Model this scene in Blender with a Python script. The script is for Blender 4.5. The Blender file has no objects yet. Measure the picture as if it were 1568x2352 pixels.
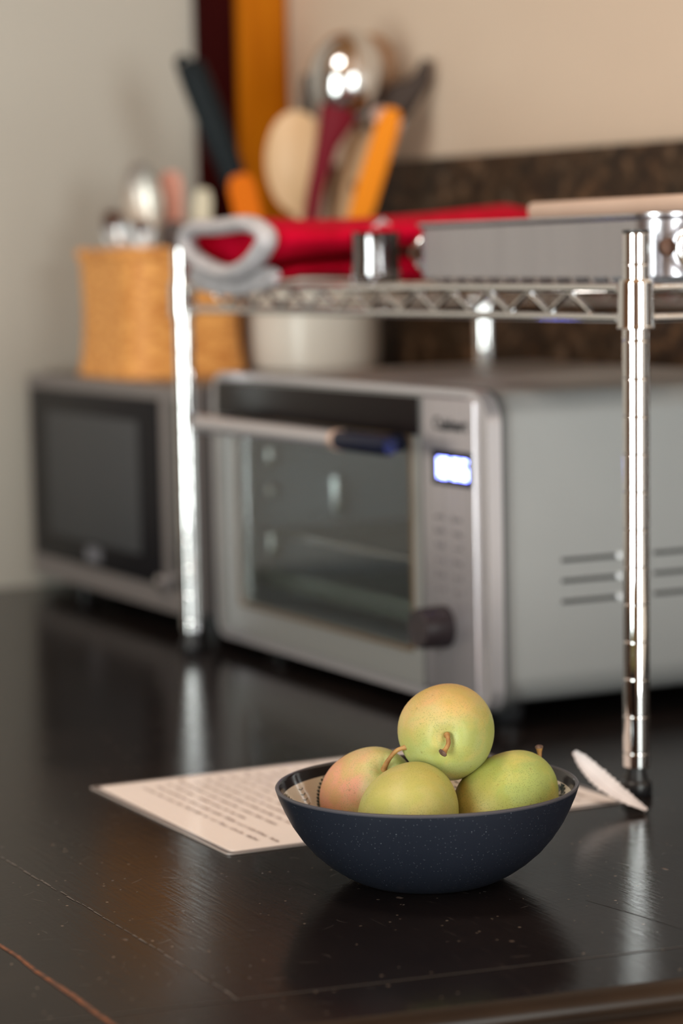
import bpy, bmesh, math, random
from mathutils import Vector, Matrix, Euler
random.seed(7)
C = bpy.context.scene.collection
S = bpy.context.scene
PI = math.pi

# ---------------------------------------------------------------- camera
cam_d = bpy.data.cameras.new('camera')
cam = bpy.data.objects.new('camera', cam_d); C.objects.link(cam)
cam_d.sensor_fit = 'VERTICAL'; cam_d.sensor_height = 36; cam_d.sensor_width = 24; cam_d.lens = 90
cam_d.clip_start = 0.05; cam_d.clip_end = 60
cam.matrix_world = (Matrix.Translation((0, 0, 0.367)) @ Matrix.Rotation(PI/2-math.radians(5.64), 4, 'X')
                    @ Matrix.Rotation(math.radians(-1.2), 4, 'Z'))
cam_d.dof.use_dof = True; cam_d.dof.focus_distance = 1.478; cam_d.dof.aperture_fstop = 4.2
cam_d.dof.aperture_blades = 0
S.camera = cam

# ---------------------------------------------------------------- view + world
S.view_settings.view_transform = 'Standard'; S.view_settings.look = 'None'
S.view_settings.gamma = 1; S.view_settings.use_curve_mapping = False
S.view_settings.exposure = 0.22
w = bpy.data.worlds.new('world'); S.world = w; w.use_nodes = True
w.node_tree.nodes['Background'].inputs[0].default_value = (0.75, 0.85, 1, 1)
w.node_tree.nodes['Background'].inputs[1].default_value = 0.3

# frame aligned with the counter: x to the near right along the wall, y towards the wall
RP = Vector((0.1968, 1.7172, 0)); TH = -1.110426427
M0 = Matrix.Translation(RP) @ Matrix.Rotation(TH, 4, 'Z')
def W(x, y, z=0): return M0 @ Vector((x, y, z))

def window_light(name, x, y, z, nx, ny, sx, sz, power, col):
    l = bpy.data.lights.new(name, 'AREA'); l.shape = 'RECTANGLE'; l.size = sx; l.size_y = sz
    l.energy = power; l.color = col
    o = bpy.data.objects.new(name, l); C.objects.link(o)
    n = (M0.to_3x3() @ Vector((nx, ny, 0))).normalized()
    o.location = W(x, y, z); o.rotation_euler = n.to_track_quat('-Z', 'Y').to_euler()
    return o
# daylight entering through the two windows behind and beside the camera
window_light('daylight_south', 1.30, -2.72, 0.37, 0, 1, 1.10, 1.86, 96, (0.92, 1.0, 0.95))
window_light('daylight_east', 3.22, -0.06, 0.37, -1, 0, .98, 1.86, 66, (0.95, 1.0, 0.96))


# warm ceiling lamp over the counter (its fixture is built further down)
l = bpy.data.lights.new('ceiling_lamp_bulb', 'AREA'); l.shape = 'DISK'; l.size = .42; l.energy = 11; l.color = (1.0, .92, .82)
o = bpy.data.objects.new('ceiling_lamp_bulb', l); C.objects.link(o); o.location = W(-.15, -.75, 1.60)

# ---------------------------------------------------------------- helpers
def ME(name, bm, mats, parent=None, loc=(0,0,0), rot=0.0, smooth=True, angle=40):
    me = bpy.data.meshes.new(name)
    bmesh.ops.recalc_face_normals(bm, faces=bm.faces) if getattr(bm, '_rc', True) is True else None
    bm.to_mesh(me); bm.free()
    if not isinstance(mats, (list, tuple)): mats = [mats]
    for m in mats: me.materials.append(m)
    if smooth:
        for p in me.polygons: p.use_smooth = True
        me.set_sharp_from_angle(angle=math.radians(angle))
    o = bpy.data.objects.new(name, me); C.objects.link(o)
    o.location = loc; o.rotation_euler = (0, 0, rot)
    if parent: o.parent = parent
    return o
def tag(o, label=None, cat=None, group=None, kind=None):
    if label: o['label'] = label
    if cat: o['category'] = cat
    if group: o['group'] = group
    if kind: o['kind'] = kind
    return o
def thing(name, label, cat, loc, rot=TH, group=None):
    o = bpy.data.objects.new(name, None); C.objects.link(o); o.empty_display_size = .03
    o.location = loc; o.rotation_euler = (0, 0, rot)
    return tag(o, label, cat, group)
def BM(): return bmesh.new()
def box(bm, x0, x1, y0, y1, z0, z1, bev=0, seg=2, mi=0):
    t = BM(); bmesh.ops.create_cube(t, size=1)
    for v in t.verts:
        v.co = Vector(((x0+x1)/2+v.co.x*(x1-x0), (y0+y1)/2+v.co.y*(y1-y0), (z0+z1)/2+v.co.z*(z1-z0)))
    if bev: bmesh.ops.bevel(t, geom=t.edges[:], offset=bev, segments=seg, profile=.5, affect='EDGES')
    merge(bm, t, mi)
def merge(bm, t, mi=0, mat=None):
    if mat is not None: bmesh.ops.transform(t, matrix=mat, verts=t.verts)
    vm = {}
    for v in t.verts: vm[v] = bm.verts.new(v.co)
    for f in t.faces:
        try:
            nf = bm.faces.new([vm[v] for v in f.verts]); nf.material_index = mi if mi is not None else f.material_index
        except ValueError: pass
    t.free()
def tube(bm, pts, r, seg=12, mi=0, closed=False, flat=1.0, up=None):
    if flat < .99 and not closed and up is None: up = Vector((0, 1, 0))
    pts = [Vector(p) for p in pts]; n = len(pts); rs = r if isinstance(r, (list, tuple)) else [r]*n
    rings = []; prev = None
    for i, p in enumerate(pts):
        if closed: d = pts[(i+1) % n]-pts[i-1]
        else: d = pts[min(i+1, n-1)]-pts[max(i-1, 0)]
        d.normalize()
        if prev is None:
            a = up.copy() if up else (Vector((0,0,1)) if abs(d.z) < .9 else Vector((1,0,0)))
        else: a = prev
        a = (a-d*a.dot(d)).normalized(); b = d.cross(a); prev = a
        rings.append([bm.verts.new(p+(a*math.cos(2*PI*k/seg)*flat+b*math.sin(2*PI*k/seg))*rs[i]) for k in range(seg)])
    for i in range(n if closed else n-1):
        A, B = rings[i], rings[(i+1) % n]
        for k in range(seg):
            f = bm.faces.new((A[k], A[(k+1) % seg], B[(k+1) % seg], B[k])); f.material_index = mi
    if not closed:
        f = bm.faces.new(rings[0][::-1]); f.material_index = mi
        f = bm.faces.new(rings[-1]); f.material_index = mi
def lathe(bm, prof, seg=48, c=(0,0,0), mi=0, mat=None):
    t = BM(); rings = []
    for r, z in prof:
        if r < 1e-6: rings.append([t.verts.new((0, 0, z))])
        else: rings.append([t.verts.new((r*math.cos(2*PI*k/seg), r*math.sin(2*PI*k/seg), z)) for k in range(seg)])
    for i in range(len(rings)-1):
        A, B = rings[i], rings[i+1]
        for k in range(seg):
            k2 = (k+1) % seg
            if len(A) == 1 and len(B) == 1: continue
            if len(A) == 1: t.faces.new((A[0], B[k2], B[k]))
            elif len(B) == 1: t.faces.new((A[k], A[k2], B[0]))
            else: t.faces.new((A[k], A[k2], B[k2], B[k]))
    if len(rings[0]) > 1: t.faces.new(rings[0][::-1])
    if len(rings[-1]) > 1: t.faces.new(rings[-1])
    m = Matrix.Translation(c)
    if mat is not None: m = m @ mat
    merge(bm, t, mi, m)
def prism(bm, poly, y0, y1, axes='xz', mi=0):
    def P(a, b, c):
        return (a, c, b) if axes == 'xz' else ((c, a, b) if axes == 'yz' else (a, b, c))
    A = [bm.verts.new(P(a, b, y0)) for a, b in poly]; B = [bm.verts.new(P(a, b, y1)) for a, b in poly]
    n = len(poly)
    for f in (A[::-1], B): bm.faces.new(f).material_index = mi
    for k in range(n): bm.faces.new((A[k], A[(k+1) % n], B[(k+1) % n], B[k])).material_index = mi
def rrect(x0, x1, z0, z1, r, n=6):
    rs = r if isinstance(r, (list, tuple)) else [r]*4
    out = []
    for (cx, cz, sx, sz, a0), q in zip([(x1, z0, -1, 1, -90), (x1, z1, -1, -1, 0), (x0, z1, 1, -1, 90), (x0, z0, 1, 1, 180)], rs):
        for k in range(n+1):
            a = math.radians(a0+90*k/n); out.append((cx+sx*q+q*math.cos(a), cz+sz*q+q*math.sin(a)))
    return out
def ringex(bm, O, I, y0, y1, mi=0):
    """hollow extrusion along y between an outer and an inner outline"""
    n = len(O)
    L = [[bm.verts.new((a, y, b)) for a, b in o] for y in (y0, y1) for o in (O, I)]
    for A, B in ((L[0], L[2]), (L[1], L[3]), (L[0], L[1]), (L[2], L[3])):
        for k in range(n): bm.faces.new((A[k], A[(k+1) % n], B[(k+1) % n], B[k])).material_index = mi
def tomatrix(d, up=Vector((0,0,1))):
    return Vector(d).normalized().to_track_quat('Z', 'Y').to_matrix().to_4x4()

# ---------------------------------------------------------------- materials
def mat(name, col, rough=.5, metal=0.0, **k):
    m = bpy.data.materials.new(name); m.use_nodes = True
    b = m.node_tree.nodes['Principled BSDF']
    b.inputs['Base Color'].default_value = (*col, 1); b.inputs['Roughness'].default_value = rough
    b.inputs['Metallic'].default_value = metal
    for a, v in k.items():
        b.inputs[{'coat': 'Coat Weight', 'sss': 'Subsurface Weight', 'spec': 'Specular IOR Level', 'trans': 'Transmission Weight', 'ior': 'IOR',
                  'coatr': 'Coat Roughness', 'sheen': 'Sheen Weight', 'alpha': 'Alpha', 'aniso': 'Anisotropic'}[a]].default_value = v
    return m
class NT:
    def __init__(s, m): s.t = m.node_tree; s.b = s.t.nodes['Principled BSDF']
    def n(s, typ, **k):
        q = s.t.nodes.new(typ)
        for a, v in k.items():
            if a.startswith('_'): setattr(q, a[1:], v)
            else: q.inputs[a.replace('__', ' ')].default_value = v
        return q
    def l(s, a, b): s.t.links.new(a, b)
    def coord(s, scale=(1,1,1), rot=(0,0,0), loc=(0,0,0)):
        c = s.n('ShaderNodeTexCoord'); mp = s.n('ShaderNodeMapping')
        mp.inputs['Scale'].default_value = scale; mp.inputs['Rotation'].default_value = rot; mp.inputs['Location'].default_value = loc
        s.l(c.outputs['Object'], mp.inputs[0]); return mp.outputs[0]
    def noise(s, vec, scale, detail=4, rough=.5, dist=0):
        q = s.n('ShaderNodeTexNoise', Scale=scale, Detail=detail, Roughness=rough, Distortion=dist); s.l(vec, q.inputs['Vector']); return q.outputs[0]
    def ramp(s, fac, stops, interp='LINEAR'):
        r = s.n('ShaderNodeValToRGB'); r.color_ramp.interpolation = interp; e = r.color_ramp.elements
        while len(e) < len(stops): e.new(.5)
        for q, (p, c) in zip(e, stops):
            q.position = p; q.color = (*c, 1) if isinstance(c, tuple) else (c, c, c, 1)
        s.l(fac, r.inputs[0]); return r.outputs[0]
    def mix(s, fac, a, b, mode='MIX'):
        q = s.n('ShaderNodeMix', _data_type='RGBA', _blend_type=mode)
        for src, i in ((fac, 0), (a, 6), (b, 7)):
            if isinstance(src, (int, float)): q.inputs[i].default_value = src
            elif isinstance(src, tuple): q.inputs[i].default_value = (*src, 1)
            else: s.l(src, q.inputs[i])
        return q.outputs[2]
    def math(s, op, a, b=0.0, clamp=False):
        q = s.n('ShaderNodeMath', _operation=op); q.use_clamp = clamp
        for src, i in ((a, 0), (b, 1)):
            if isinstance(src, (int, float)): q.inputs[i].default_value = src
            else: s.l(src, q.inputs[i])
        return q.outputs[0]
    def bump(s, h, strength=.2, dist=.001):
        q = s.n('ShaderNodeBump', Strength=strength, Distance=dist); s.l(h, q.inputs['Height']); s.l(q.outputs[0], s.b.inputs['Normal'])
    def base(s, c): s.l(c, s.b.inputs['Base Color'])
    def rough(s, c): s.l(c, s.b.inputs['Roughness'])

chrome = mat('chrome', (.82, .82, .83), .035, 1)
chrome_dull = mat('chrome_dull', (.62, .60, .62), .2, 1)
steel = mat('brushed_steel', (.60, .60, .61), .28, 1)
black_plastic = mat('black_plastic', (.015, .015, .017), .35)
navy_plastic = mat('dark_blue_plastic', (.006, .008, .022), .3, spec=.25)

def noisy(name, c1, c2, scale, rough=.5, metal=0, det=4, stretch=(1,1,1), bump=0, **k):
    m = mat(name, c1, rough, metal, **k); n = NT(m); v = n.coord(stretch); f = n.noise(v, scale, det)
    n.base(n.ramp(f, [(.35, c1), (.65, c2)]))
    if bump: n.bump(f, bump, .001)
    return m
gray_wall_m = noisy('grey_painted_plaster', (.405, .375, .335), (.44, .41, .365), 2.0, .55, bump=.05)
cream_wall_m = noisy('cream_painted_plaster', (.57, .44, .34), (.62, .49, .385), 1.5, .5, bump=.05)
wood_ceiling_m = noisy('varnished_wood_ceiling', (.36, .17, .07), (.50, .26, .11), 3, .35, stretch=(1, 14, 1))
orange_wood = noisy('orange_varnished_wood', (.40, .105, .0), (.50, .15, .001), 6, .5, stretch=(8, 8, .6), spec=.1)
wood_wall_m = noisy('brown_wood_panelling', (.16, .075, .035), (.22, .11, .05), 3, .45, stretch=(6, 6, .5))
dark_red_m = noisy('dark_red_wood', (.022, .0010, .001), (.034, .0015, .0012), 6, .6, stretch=(8, 8, .6), spec=.05)
floor_m = noisy('brown_floor_tile', (.16, .10, .06), (.22, .14, .09), 3, .4)
white_frame = mat('brown_window_frame', (.12, .06, .03), .4)

granite = mat('brown_granite', (.08, .05, .03), .25, spec=.25)
n = NT(granite); v = n.coord((1,1,1)); f = n.noise(v, 55, 6, .7); g = n.noise(v, 14, 3, .6)
n.base(n.mix(n.ramp(g, [(.35, 0.0), (.65, 1.0)]), n.ramp(f, [(.3, (.008, .005, .004)), (.5, (.035, .017, .009)), (.66, (.19, .10, .05)), (.8, (.34, .25, .18))]),
       n.ramp(f, [(.35, (.008, .006, .005)), (.55, (.05, .028, .014)), (.7, (.15, .12, .10))])))
n.rough(n.ramp(f, [(.3, .25), (.7, .5)]))

# worn dark lacquered table top
table_m = mat('worn_black_lacquered_wood', (.02, .016, .014), .2, spec=.06)
n = NT(table_m)
v = n.coord((1,1,1)); big = n.noise(v, 5, 5, .6)
vs = n.coord((6, 90, 10), (0, 0, .25)); scr = n.noise(vs, 4, 6, .65, .6)
vs2 = n.coord((70, 8, 10), (0, 0, -.5)); scr2 = n.noise(vs2, 4, 5, .6, .8)
colr = n.ramp(big, [(.3, (.006, .0045, .0045)), (.6, (.011, .0080, .0075)), (.8, (.018, .013, .011))])
vo = n.n('ShaderNodeTexVoronoi', Scale=120, Randomness=1.0); n.l(v, vo.inputs['Vector'])
spk = n.ramp(vo.outputs['Distance'], [(.0, 1.0), (.08, .8), (.13, 0.0)])
gate = n.ramp(n.noise(v, 60, 2, .5), [(.50, 0.0), (.60, 1.0)])
spk = n.math('MULTIPLY', spk, gate)
vo2 = n.n('ShaderNodeTexVoronoi', Scale=26, Randomness=1.0); n.l(n.coord((1, 1.6, 1), (0,0,.6)), vo2.inputs['Vector'])
chip = n.math('MULTIPLY', n.ramp(n.math('ADD', vo2.outputs['Distance'], n.math('MULTIPLY', n.noise(v, 300, 3), .12)), [(.12, 1.0), (.16, 0.0)]), n.ramp(n.noise(v, 14, 2), [(.55, 0.0), (.62, 1.0)]))
colr = n.mix(n.math('MULTIPLY', spk, .75), colr, (.26, .20, .155))
colr = n.mix(n.math('MULTIPLY', chip, .7), colr, (.14, .10, .08))
fine = n.math('MULTIPLY', n.ramp(scr, [(.62, 0.0), (.72, 1.0)]), n.ramp(n.noise(v, 9, 2), [(.45, 0.0), (.6, 1.0)]))
colr = n.mix(n.math('MULTIPLY', fine, .4), colr, (.10, .082, .072))
n.base(colr)
n.rough(n.math('ADD', n.ramp(big, [(.3, .08), (.7, .15)]), n.math('MULTIPLY', fine, .15)))
hgt = n.math('ADD', n.math('MULTIPLY', scr, .5), n.math('ADD', n.math('MULTIPLY', scr2, .35), n.math('MULTIPLY', n.noise(v, 30, 4), .5)))
hgt = n.math('SUBTRACT', hgt, n.math('MULTIPLY', chip, .6))
n.bump(hgt, .14, .0012)
table_seam_m = noisy('rusty_worn_seam', (.24, .075, .025), (.03, .014, .010), 260, .5, det=5)
table_line_m = mat('worn_joint_line', (.038, .032, .029), .4)
cabinet_m = mat('dark_blue_green_cabinet_paint', (.012, .018, .022), .4)
edge_m = noisy('table_edge_lacquer', (.008, .0055, .0045), (.024, .014, .009), 14, .3, stretch=(1, .4, 1), spec=.2)

# ---------------------------------------------------------------- room shell (aligned with the counter)
FZ, CZ = -0.9, 1.7
XL, XR, YB = -1.335, 3.1, -2.6
WSL = math.tan(math.radians(8.1))           # the cream wall is not quite square to the counter
def wy(x): return .375+(x-XL)*WSL
def local_struct(name, bm, m, kind='structure', sm=False):
    o = ME(name, bm, m, None, RP, TH, smooth=sm); o['kind'] = kind; return o
b = BM(); box(b, XL-.2, XR+.2, YB-.2, 1.4, FZ-.05, FZ); local_struct('floor', b, floor_m)
b = BM(); box(b, XL-.2, XR+.2, YB-.2, 1.4, CZ, CZ+.05); local_struct('ceiling', b, wood_ceiling_m)
b = BM(); prism(b, [(XL-.1, wy(XL-.1)), (XR+.15, wy(XR+.15)), (XR+.15, wy(XR)+.25), (XL-.1, wy(XL)+.12)], FZ, CZ, 'xy'); local_struct('wall_back', b, cream_wall_m)
def wall_with_window(name, horizontal, c, a0, a1, w0, w1, z0, z1, n_pan, wname, m=cream_wall_m):
    b = BM()
    def bx(p, q, zz0, zz1):
        if horizontal: box(b, p, q, c-.12, c, zz0, zz1)
        else: box(b, c, c+.12, p, q, zz0, zz1)
    bx(a0, w0, FZ, CZ); bx(w1, a1, FZ, CZ); bx(w0, w1, FZ, z0); bx(w0, w1, z1, CZ)
    local_struct(name, b, m)
    b = BM()
    def fr(p, q, zz0, zz1, d=.05):
        if horizontal: box(b, p, q, c-.06-d/2, c-.06+d/2, zz0, zz1)
        else: box(b, c+.06-d/2, c+.06+d/2, p, q, zz0, zz1)
    fr(w0, w1, z0, z0+.05); fr(w0, w1, z1-.05, z1)
    for i in range(n_pan+1):
        p = w0+(w1-w0-.05)*i/n_pan; fr(p, p+.05, z0, z1)
    o = local_struct(wname, b, white_frame)
wall_with_window('wall_front', True, YB, XL-.12, XR+.12, .74, 1.86, -.58, 1.32, 1, 'window_1', wood_wall_m)
b = BM(); box(b, XL-.12, XL, YB-.12, .45, FZ, CZ); local_struct('wall_left', b, gray_wall_m)
wall_with_window('wall_right', False, XR, YB-.12, 1.1, -.56, .44, -.58, 1.32, 1, 'window_2', wood_wall_m)
# dark red board and orange casing where the grey wall ends
b = BM(); box(b, XL, XL+.012, .262, .312, -.02, CZ, .002); local_struct('trim_1', b, dark_red_m)
b = BM(); box(b, XL, XL+.022, .312, .374, -.02, CZ, .003); local_struct('trim_2', b, orange_wood)

# ceiling lamp fixture
b = BM(); lathe(b, [(0, 1.70), (.24, 1.70), (.24, 1.612), (.225, 1.608), (.225, 1.625), (0, 1.625)], 48)
tag(ME('ceiling_lamp', b, cream_wall_m, None, W(-.15, -.75, 0), TH), 'round flush ceiling lamp above the counter', 'lamp')

# ---------------------------------------------------------------- counter
cnt = thing('counter', 'worn black lacquered wooden counter carrying the ovens, rack and fruit bowl', 'counter', RP)
EX = lambda y: .4155+.1284*y               # the end edge, not square to the boards
poly = [(XL, -.95), (EX(-.95), -.95), (EX(.60), .60), (EX(.6), wy(.49)), (XL, .372)]
poly = [(XL+.002, -.95), (EX(-.95), -.95), (EX(.60), .60), (XL+.002, .366)]
b = BM(); prism(b, poly, -.03, 0, 'xy'); ME('counter_top', b, table_m, cnt, smooth=False)
# moulded end edge
b = BM()
prof = [(0, 0), (.004, -.0006), (.008, -.003), (.010, -.007), (.010, -.010), (.006, -.0125), (.006, -.014), (.013, -.016), (.017, -.021),
        (.017, -.027), (.013, -.032), (.004, -.034), (-.004, -.038), (-.012, -.040), (-.03, -.040), (-.03, -.031), (0, -.031)]
ra = [b.verts.new((EX(-.95)+p, -.95, z)) for p, z in prof]; rb = [b.verts.new((EX(.6)+p, .6, z)) for p, z in prof]
for k in range(len(prof)): b.faces.new((ra[k], ra[(k+1) % len(prof)], rb[(k+1) % len(prof)], rb[k]))
b.faces.new(ra[::-1]); b.faces.new(rb)
ME('edge_moulding', b, edge_m, cnt, angle=60)
b = BM()
pts = [(XL+.01+i*.03, -.505+random.uniform(-.0008, .0008)) for i in range(58)]
for (x0, y0), (x1, y1) in zip(pts, pts[1:]):
    if x1 > .345: break
    h = random.uniform(.0009, .0018)
    vs_ = [b.verts.new(p) for p in ((x0, y0-h, .0003), (x1, y1-h, .0003), (x1, y1+h, .0003), (x0, y0+h, .0003))]; b.faces.new(vs_)
ME('board_seam', b, table_seam_m, cnt, smooth=False)
b = BM(); x0 = -.25
while x0 < .30:
    l_ = random.uniform(.004, .014); h = random.uniform(.0003, .0009); y0 = -.436+.0015*math.sin(x0*9)+random.uniform(-.0006, .0006)
    b.faces.new([b.verts.new(p) for p in ((x0, y0-h, .0002), (x0+l_, y0-h*.5, .0002), (x0+l_, y0+h*.5, .0002), (x0, y0+h, .0002))]); x0 += l_+random.uniform(0, .004)
ME('board_seam', b, mat('dusty_joint', (.08, .067, .06), .35), cnt, smooth=False)
b = BM()
o_ = -.053
vs_ = [b.verts.new(p) for p in ((EX(-.95)+o_, -.95, .0002), (EX(-.95)+o_+.0014, -.95, .0002), (EX(.6)+o_+.0014, .6, .0002), (EX(.6)+o_, .6, .0002))]; b.faces.new(vs_)
ME('end_board_joint', b, table_line_m, cnt, smooth=False)
b = BM(); rs = random.Random(21)
def mark(b, x, y, a, L_, w_, bend=0.0):
    n_ = 5; P_ = []
    for k in range(n_+1):
        t_ = k/n_; P_.append((x+math.cos(a)*L_*t_-math.sin(a)*bend*math.sin(PI*t_), y+math.sin(a)*L_*t_+math.cos(a)*bend*math.sin(PI*t_), w_*(.25+.75*math.sin(PI*min(1, max(0, t_*.9+.05))))))
    for (xa, ya, wa), (xb, yb, wb) in zip(P_, P_[1:]):
        sx_, sy_ = -math.sin(a), math.cos(a)
        b.faces.new([b.verts.new(q) for q in ((xa-sx_*wa/2, ya-sy_*wa/2, .00012), (xb-sx_*wb/2, yb-sy_*wb/2, .00012), (xb+sx_*wb/2, yb+sy_*wb/2, .00012), (xa+sx_*wa/2, ya+sy_*wa/2, .00012))])
for k in range(330):
    x = rs.uniform(-.55, .34); y = rs.uniform(-.50, .0)
    if rs.random() < .45: mark(b, x, y, rs.uniform(0, PI), rs.uniform(.0006, .002), rs.uniform(.0005, .0012))
    else: mark(b, x, y, rs.choice([.35, 1.0, 2.2])+rs.uniform(-.35, .35), rs.uniform(.003, .013), rs.uniform(.00010, .00026), rs.uniform(-.0012, .0012))
sc = ME('wear_marks', b, mat('pale_wear_scratches', (.15, .125, .11), .4), cnt, smooth=False); sc['kind'] = 'stuff'
b = BM(); mark(b, .228, -.1825, .14, .082, .0007, .001); ME('long_scratch', b, mat('dark_scratch', (.003, .002, .002), .6), cnt, smooth=False)
b = BM(); box(b, XL+.004, .27, -.86, .35, FZ, -.03)
box(b, .27, .285, -.80, -.72, FZ+.05, -.06, .003); box(b, .27, .285, .22, .30, FZ+.05, -.06, .003)
box(b, .27, .285, -.72, .22, -.14, -.06, .003); box(b, .27, .285, -.72, .22, FZ+.05, FZ+.15, .003)
ME('cabinet_body', b, cabinet_m, cnt, smooth=False)

# ---------------------------------------------------------------- granite backsplash
b = BM()
x0, x1 = -1.22, 1.5
ang = math.atan(WSL); nx, ny = math.sin(ang), -math.cos(ang)
prism(b, [(x0, wy(x0)-.001), (x0+nx*.018, wy(x0)-.018), (x1+nx*.018, wy(x1)-.018), (x1, wy(x1)-.001)], .001, .4745, 'xy')
bs = tag(local_struct('backsplash', b, granite, None), 'speckled dark brown granite backsplash along the cream wall behind the rack', 'backsplash')
if 'kind' in bs: del bs['kind']

# ---------------------------------------------------------------- chrome rack
RLEN, RDEP = .7682, .324
rack = thing('wire_shelf_rack', 'chrome wire shelf rack on ringed posts standing over the silver oven', 'rack', RP)
def post(x, y):
    b = BM(); prof = [(.0, .019), (.0085, .019), (.0092, .0197)]
    z = .0197+.0095
    while z < .375:
        prof += [(.0092, z-.0013), (.0092, z-.0008), (.0090, z-.0005), (.0089, z), (.0090, z+.0005), (.0092, z+.0008), (.0092, z+.0013)]; z += .0254
    prof += [(.0092, .3795), (.0089, .3803), (0, .3803)]
    lathe(b, prof, 40)
    p = ME('post', b, chrome, rack, (x, y, 0), angle=18)
    b = BM(); lathe(b, [(0, .3800), (.0091, .3800), (.0094, .3806), (.0092, .3822), (.006, .3826), (0, .3826)], 32)
    ME('post_cap', b, black_plastic, p); (p.__setattr__('rotation_euler', (-.0079, .0040, 0)) if x == 0 and y == 0 else None)
    b = BM(); lathe(b, [(.0, .0), (.0098, .0), (.0106, .0010), (.0106, .0080), (.0100, .0092), (.0084, .0100), (.0066, .0160), (.0062, .0188), (.0, .0188)], 24)
    ME('levelling_foot', b, black_plastic, p)
    return p
def lean(o, x, y):
    if x == 0 and y == 0: o.rotation_euler = (-.0079, .0040, 0)
def collar(x, y):
    b = BM(); lathe(b, [(.0096, .3165), (.0124, .3165), (.0127, .3170), (.0127, .3178), (.0124, .3184), (.01232, .3190), (.01200, .345), (.0118, .3475), (.0110, .3492), (.0094, .3496)], 40)
    lean(ME('collar', b, chrome, rack, (x, y, 0), angle=14), x, y)
for px, py in ((0, 0), (-RLEN, 0), (-RLEN, RDEP), (0, RDEP)): post(px, py); collar(px, py)
ZT, ZB = .3435, .3235
def rail(p, q, zz, r=.003):
    b = BM(); d = (Vector(q)-Vector(p)).normalized()*.0125
    tube(b, [(p[0]+d.x, p[1]+d.y, zz), (q[0]-d.x, q[1]-d.y, zz)], r, 12)
    for e, s in ((p, 1), (q, -1)):       # weld beads where the rail meets the collar
        lathe(b, [(0, -.004), (.0038, -.003), (.0045, 0), (.0038, .003), (0, .004)], 10, (e[0]+d.x*s, e[1]+d.y*s, zz))
    ME('rail', b, chrome, rack)
cs = [(0, 0), (-RLEN, 0), (-RLEN, RDEP), (0, RDEP)]
for i in range(4):
    for zz in (ZT, ZB): rail(cs[i], cs[(i+1) % 4], zz)
def zig(p, q, marg, per):
    p = Vector((*p, 0)); q = Vector((*q, 0)); d = q-p; L = d.length; d.normalize()
    s = marg; pts = []; up = False
    k = 0
    while s <= L-marg+1e-6:
        pts.append(p+d*s+Vector((0, 0, ZT-.003 if k % 2 else ZB+.003))); s += per/2; k += 1
    b = BM(); tube(b, pts, .0022, 8); ME('truss_wire', b, chrome, rack)
zig((0, 0), (-RLEN, 0), .050, .056); zig((-RLEN, RDEP), (0, RDEP), .050, .056)
zig((-RLEN, 0), (-RLEN, RDEP), .05, .056); zig((0, 0), (0, RDEP), .05, .056)
b = BM()
for i in range(29):
    x = -.03-i*(RLEN-.06)/28
    tube(b, [(x, -.001, ZT+.0018), (x, RDEP+.001, ZT+.0018)], .0013, 6)
for y in (.108, .216): tube(b, [(-.004, y, ZT-.0005), (-RLEN+.004, y, ZT-.0005)], .0026, 8)
ME('shelf_wires', b, chrome, rack)
SZ = ZT+.0032          # resting height on the shelf

# ---------------------------------------------------------------- countertop oven
oven = thing('countertop_oven', 'silver countertop convection oven with glass door under the chrome rack', 'oven', W(-.505, .03))
silver = mat('silver_painted_metal', (.42, .42, .415), .42, .65)
side_m = noisy('satin_grey_side_metal', (.325, .325, .325), (.35, .35, .35), 3, .45, .35)
side_top = side_m
frame_m = mat('bright_silver_trim', (.62, .59, .62), .3, .7)
panel_m = noisy('brushed_control_metal', (.50, .47, .50), (.60, .56, .60), 8, .3, .75, stretch=(40, 1, 1))
glass_m = mat('tinted_door_glass', (.8, .85, .85), .03, 0, trans=1.0, ior=1.5, coat=.0)
cavity_m = mat('oven_cavity_metal', (.40, .44, .50), .6, .3)
OX0, OX1, OZ0, OZ1 = -.262, .262, .014, .2645
b = BM(); O = rrect(OX0+.004, OX1-.004, OZ0+.003, OZ1-.002, [.026, .022, .022, .026]); I = rrect(OX0+.03, OX1-.125, OZ0+.03, OZ1-.03, [.004]*4)
ringex(b, O, I, .0125, .335); prism(b, O, .335, .338)
body = ME('body', b, side_m, oven, angle=50)
b = BM()   # rounded front surround
O = rrect(OX0, OX1, OZ0, OZ1, [.020, .026, .026, .020]); I = rrect(OX0+.012, OX1-.0155, OZ0+.008, OZ1-.006, [.012, .018, .018, .008])
t = BM(); ringex(t, O, I, -.004, .0085); bmesh.ops.bevel(t, geom=[e for e in t.edges if e.calc_face_angle(0) > 1.2], offset=.0035, segments=3, affect='EDGES'); merge(b, t)
ME('front_surround', b, frame_m, oven, angle=60)
b = BM(); O2 = rrect(OX0-.0008, OX1+.0008, OZ0-.001, OZ1+.0005, [.020, .026, .026, .020])
ringex(b, O2, rrect(OX0+.01, OX1-.01, OZ0+.01, OZ1-.01, [.008, .018, .018, .008]), .0085, .0125)
ME('seam_band', b, mat('seam_dark_grey', (.10, .10, .10), .5, .3), oven)
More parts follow.
